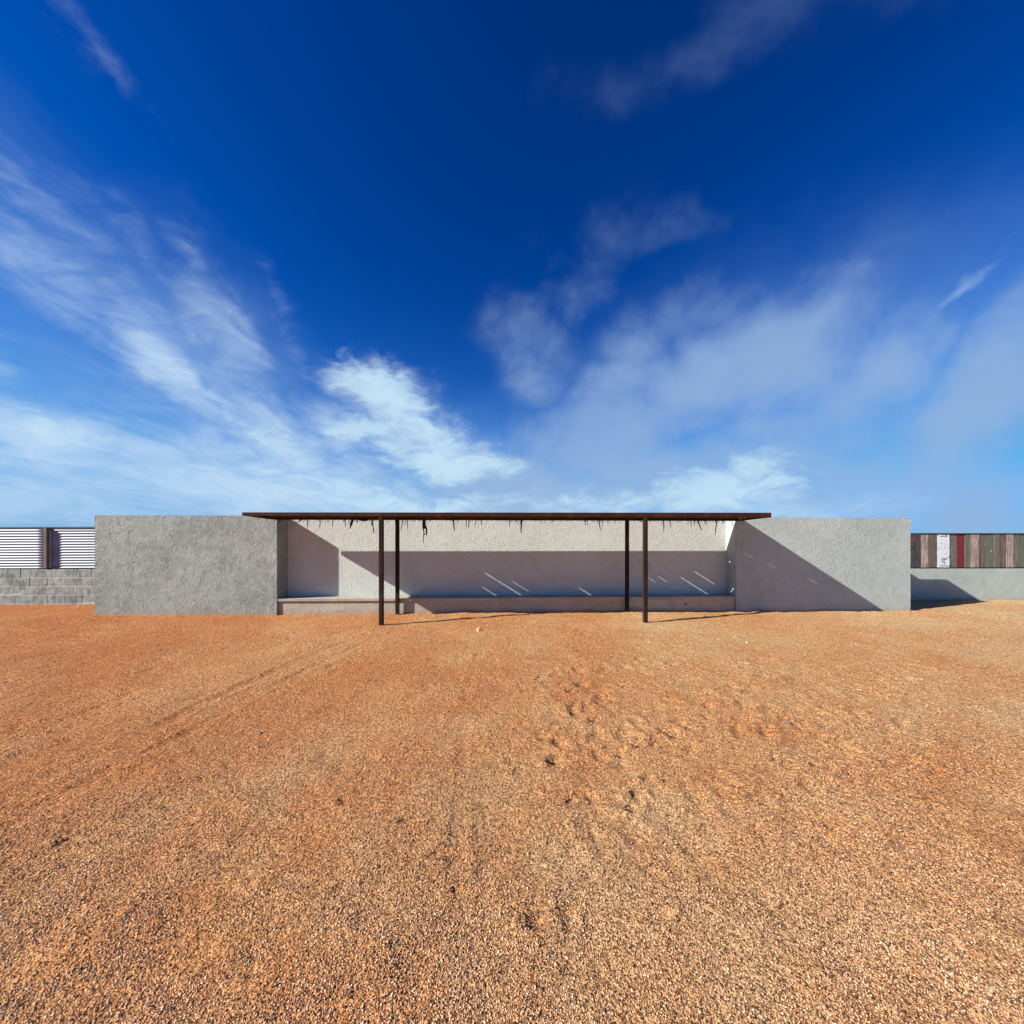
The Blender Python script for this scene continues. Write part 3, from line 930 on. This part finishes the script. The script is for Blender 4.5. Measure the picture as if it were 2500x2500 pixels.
bm = bmesh.new(); box(bm, -15.1, -8.85, YL + .018, YL + .105, 0.8575, 0.879, 0.002); part('bottom_rail', bm, M['fence_iron'], cf)
bm = bmesh.new(); box(bm, -15.1, -8.85, YL + .035, YL + .080, 1.842, 1.852, 0.002)
for v in bm.verts: v.co.z += (v.co.x + 10.9) * 0.004
part('top_rail', bm, M['fence_iron'], cf)
M['fence_post'] = make_rust('brown_post_steel', (0.10, 0.075, 0.055), (0.17, 0.13, 0.10), (0.25, 0.19, 0.14))
for px in (-10.93, -13.4):
    bm = bmesh.new(); box(bm, px, px + .078, YL - .022, YL + .043, 0.880, 1.841, 0.003); part('post', bm, M['fence_post'], cf)

# ------------------------------------------------------------------ right: low stucco wall with plank fence
o = wall('low_wall', (8.9, 16.2), (0.826, 0.822), YL, YL + 0.19, M['stucco_low'],
         'low pale stucco wall under the plank fence at the far right')
pf = thing('plank_fence', (11.5, YL + .08, .83), 'fence of mixed weathered, white and red vertical planks on the low right wall', 'fence')
bm = bmesh.new(); box(bm, 8.95, 16.0, YL + .03, YL + .10, 0.8275, 0.852, 0.002); part('bottom_rail', bm, M['fence_iron'], pf)
bm = bmesh.new(); box(bm, 8.95, 16.0, YL + .03, YL + .10, 1.702, 1.722, 0.002); part('top_rail', bm, M['fence_iron'], pf)
bm = bmesh.new(); box(bm, 9.38, 16.02, YL + .0835, YL + .0935, 0.8525, 1.7015)  # added dark sheet behind the planks, stops sky light showing through the gaps
part('added_gap_backing', bm, M['fence_iron'], pf)
bounds = [9.40, 9.60, 9.80, 9.995, 10.183, 10.32, 10.47, 10.69, 10.918, 11.248, 11.449, 11.646, 11.792, 12.016, 12.2, 12.412, 12.559, 12.74, 12.93, 13.08, 13.27, 13.47, 13.66, 13.83, 14.02, 14.2, 14.42, 14.60, 14.77, 14.98, 15.15, 15.36, 15.54, 15.75, 15.98]
kinds = ['grey', 'pink', 'brown', 'olive', 'dark', 'dark', 'pink', 'brown', 'white', 'grey', 'red', 'olive', 'pink', 'brown', 'olive', 'grey', 'brown', 'pink', 'grey', 'olive', 'brown', 'red', 'grey', 'brown', 'olive', 'grey', 'pink', 'brown', 'olive', 'grey', 'brown', 'pink', 'olive', 'grey']
names = {'pink': 'pink washed plank', 'white': 'wide white painted plank with chipped marks', 'red': 'dark red painted plank', 'dark': 'blackened plank'}
rp = random.Random(9)
planks = {}
for i, k in enumerate(kinds):
    a, b_ = bounds[i] + .005, bounds[i + 1] - .005
    bm = bmesh.new(); dy = rp.uniform(-.010, .010)
    nseg = 7
    prev = None
    ring = []
    for s in range(nseg + 1):
        z = 0.853 + (1.701 - 0.853) * s / nseg
        e1, e2, e3 = rp.uniform(-.0025, .0025), rp.uniform(-.0025, .0025), rp.uniform(-.002, .002)
        ring.append([bm.verts.new(p) for p in ((a + e1, YL + .045 + dy + e3, z), (b_ + e2, YL + .045 + dy + e3, z), (b_ + e2, YL + .072 + dy, z), (a + e1, YL + .072 + dy, z))])
    for r0, r1 in zip(ring, ring[1:]):
        for q in range(4): bm.faces.new((r0[q], r0[(q + 1) % 4], r1[(q + 1) % 4], r1[q]))
    bm.faces.new(ring[0][::-1]); bm.faces.new(ring[-1])
    o = part('plank', bm, M['plank_' + k], pf)
    o['label'] = names.get(k, 'weathered %s plank' % ('olive grey' if k == 'olive' else k))
    planks[i] = (o, YL + .045 + dy)
# knots, paint remains and chipped marks
def disc(px, py, rx, rz, i, mat, nm, proud=0.003):
    P0 = seen(px, py, planks[i][1] - proud)
    bm = bmesh.new()
    n = 9; ring0 = []; ring1 = []
    for k in range(n):
        t_ = k * 2 * math.pi / n; r = rp.uniform(.75, 1.15)
        ring0.append(bm.verts.new(P0 + Vector((rx * r * math.cos(t_), .010, rz * r * math.sin(t_)))))
        ring1.append(bm.verts.new(P0 + Vector((rx * r * .8 * math.cos(t_), 0, rz * r * .8 * math.sin(t_)))))
    for k in range(n): bm.faces.new((ring0[k], ring0[(k + 1) % n], ring1[(k + 1) % n], ring1[k]))
    bm.faces.new(ring1)
    bmesh.ops.recalc_face_normals(bm, faces=bm.faces[:])
    par = planks[i][0]
    o_ = from_bm(nm, bm, mat, par)
    off = pf.location
    o_.data.transform(Matrix.Translation(-Vector(off)))
    return o_
M['knot'] = make_plain('knot_wood', (0.22, 0.15, 0.10), (0.45, 0.36, 0.27), 60.0)
disc(2331, 1345, .030, .030, 9, M['mark_black'], 'knot')
disc(2331, 1345, .017, .017, 9, M['knot'], 'knot', .006)
disc(2420, 1345.5, .024, .034, 14, M['knot'], 'knot')
disc(2406, 1328.5, .020, .022, 13, M['knot'], 'knot')
disc(2231.5, 1318, .045, .075, 4, M['paint_red'], 'paint_patch')
for (px, py, rx, rz) in ((2232, 1338, .030, .09), (2233, 1360, .016, .08), (2236, 1350, .012, .02)):
    disc(px, py, rx, rz, 4, M['mark_black'], 'scorch')
def stroke(pts, i, w_):
    bm = bmesh.new()
    P3 = [seen(2150 + a / 6.232, 1240 + b_ / 6.232, planks[i][1] - .001) for a, b_ in pts]
    tube(bm, P3, [w_] * len(P3), 5)
    for v in bm.verts: v.co.y = planks[i][1] - .001 + (v.co.y - planks[i][1] + .001) * .3
    o_ = from_bm('chip_mark', bm, M['mark_black'], planks[i][0]); o_.data.transform(Matrix.Translation(-Vector(pf.location)))
stroke([(905, 435), (945, 430), (985, 440), (1008, 432)], 8, .008)
stroke([(985, 395), (1000, 410), (998, 432)], 8, .014)
stroke([(905, 772), (945, 765), (1000, 770), (1040, 750), (1072, 730)], 8, .006)
stroke([(1000, 790), (955, 786), (930, 795), (935, 818), (962, 822), (972, 812), (965, 845)], 8, .012)
stroke([(1040, 455), (1060, 462)], 8, .007)
stroke([(992, 838), (985, 860)], 8, .006)
stroke([(905, 885), (960, 876), (1040, 886), (1072, 876)], 8, .008)
for (a, b_, r) in ((973, 608, .012), (1030, 610, .009), (1054, 590, .010), (1050, 557, .012), (905, 605, .008), (995, 560, .007), (1000, 505, .007), (1010, 665, .009), (925, 540, .012), (1075, 490, .009)):
    stroke([(a - 3, b_ + 3), (a + 3, b_ - 3)], 8, r)

# ------------------------------------------------------------------ stones on the yard
def stone(x, y, sx, sy, sz, mat, label, seed):
    r_ = random.Random(seed)
    bm = bmesh.new()
    bmesh.ops.create_icosphere(bm, subdivisions=2, radius=1.0)
    for v in bm.verts:
        k = 1 + r_.uniform(-.22, .18)
        v.co = Vector((round(v.co.x * 2.2) / 2.2 * .5 + v.co.x * .5, round(v.co.y * 2.2) / 2.2 * .5 + v.co.y * .5, v.co.z))
        v.co = Vector((v.co.x * sx * k, v.co.y * sy * k, v.co.z * sz * k))
    z = float(height(np.array([x]), np.array([y]))[0])
    o_ = from_bm('stone', bm, mat); o_.location = (x, y, z + sz * .45); o_.rotation_euler = (0, 0, r_.uniform(0, 3))
    return tag(o_, label, 'stone')


def build_clods():
    rs = np.random.RandomState(21)
    bm = bmesh.new()
    r_ = random.Random(2)
    for k in range(1500):
        y = 8.12 - abs(r_.gauss(0, 0.75)); x = r_.uniform(-9.5, 10.5)
        if y < 5.4: continue
        sz = r_.uniform(.007, .018) * (1.6 if r_.random() < .06 else 1)
        z = float(height(np.array([x]), np.array([y]))[0])
        o = [bm.verts.new((x + sz * r_.uniform(.8, 1.9) * math.cos(t_) , y + sz * r_.uniform(.8, 1.5) * math.sin(t_), z - .002)) for t_ in (0, 1.26, 2.51, 3.77, 5.03)]
        top = bm.verts.new((x + r_.uniform(-.3, .3) * sz, y + r_.uniform(-.3, .3) * sz, z + sz * r_.uniform(.5, .9)))
        for q in range(5): bm.faces.new((o[q], o[(q + 1) % 5], top))
    o_ = from_bm('clods', bm, M['ground'])
    tag(o_, 'small crumbs and clods of granite sand scattered in front of the walls', 'clods'); o_['kind'] = 'stuff'


build_clods()
stone(-0.46, 6.50, .036, .030, .034, M['stone_pale'], 'pale stone on the sand in front of the bench', 1)
stone(3.56, 5.66, .018, .016, .014, M['stone_pale'], 'small white pebble on the sand in front of the right wall block', 2)
M['chip'] = make_plain('sandy_chip', (0.34, 0.25, 0.17), (0.52, 0.42, 0.31), 35.0)
stone(-4.60, 7.86, .032, .016, .008, M['chip'], 'flat pale chip on the sand at the corner of the left wall block', 3)
stone(-2.03, 7.93, .018, .014, .010, M['chip'], 'small pale chip at the foot of the rear left canopy post', 4)
stone(2.44, 8.02, .014, .012, .012, M['chip'], 'small pale chip at the foot of the rear right canopy post', 5)
stone(-9.80, 9.20, .04, .018, .014, M['chip'], 'pale chip where the block wall meets the left stucco wall', 6)
stone(-1.92, 3.09, .020, .014, .011, M['stone_dark'], 'dark pebble alone on the sand at lower left', 7)
stone(2.28, 3.08, .019, .014, .012, M['stone_dark'], 'dark pebble on the scuffed sand at lower right', 8)
stone(-1.79, 7.90, .030, .016, .008, M['chip'], 'flat pale chip under the bench edge right of the rear left post', 9)
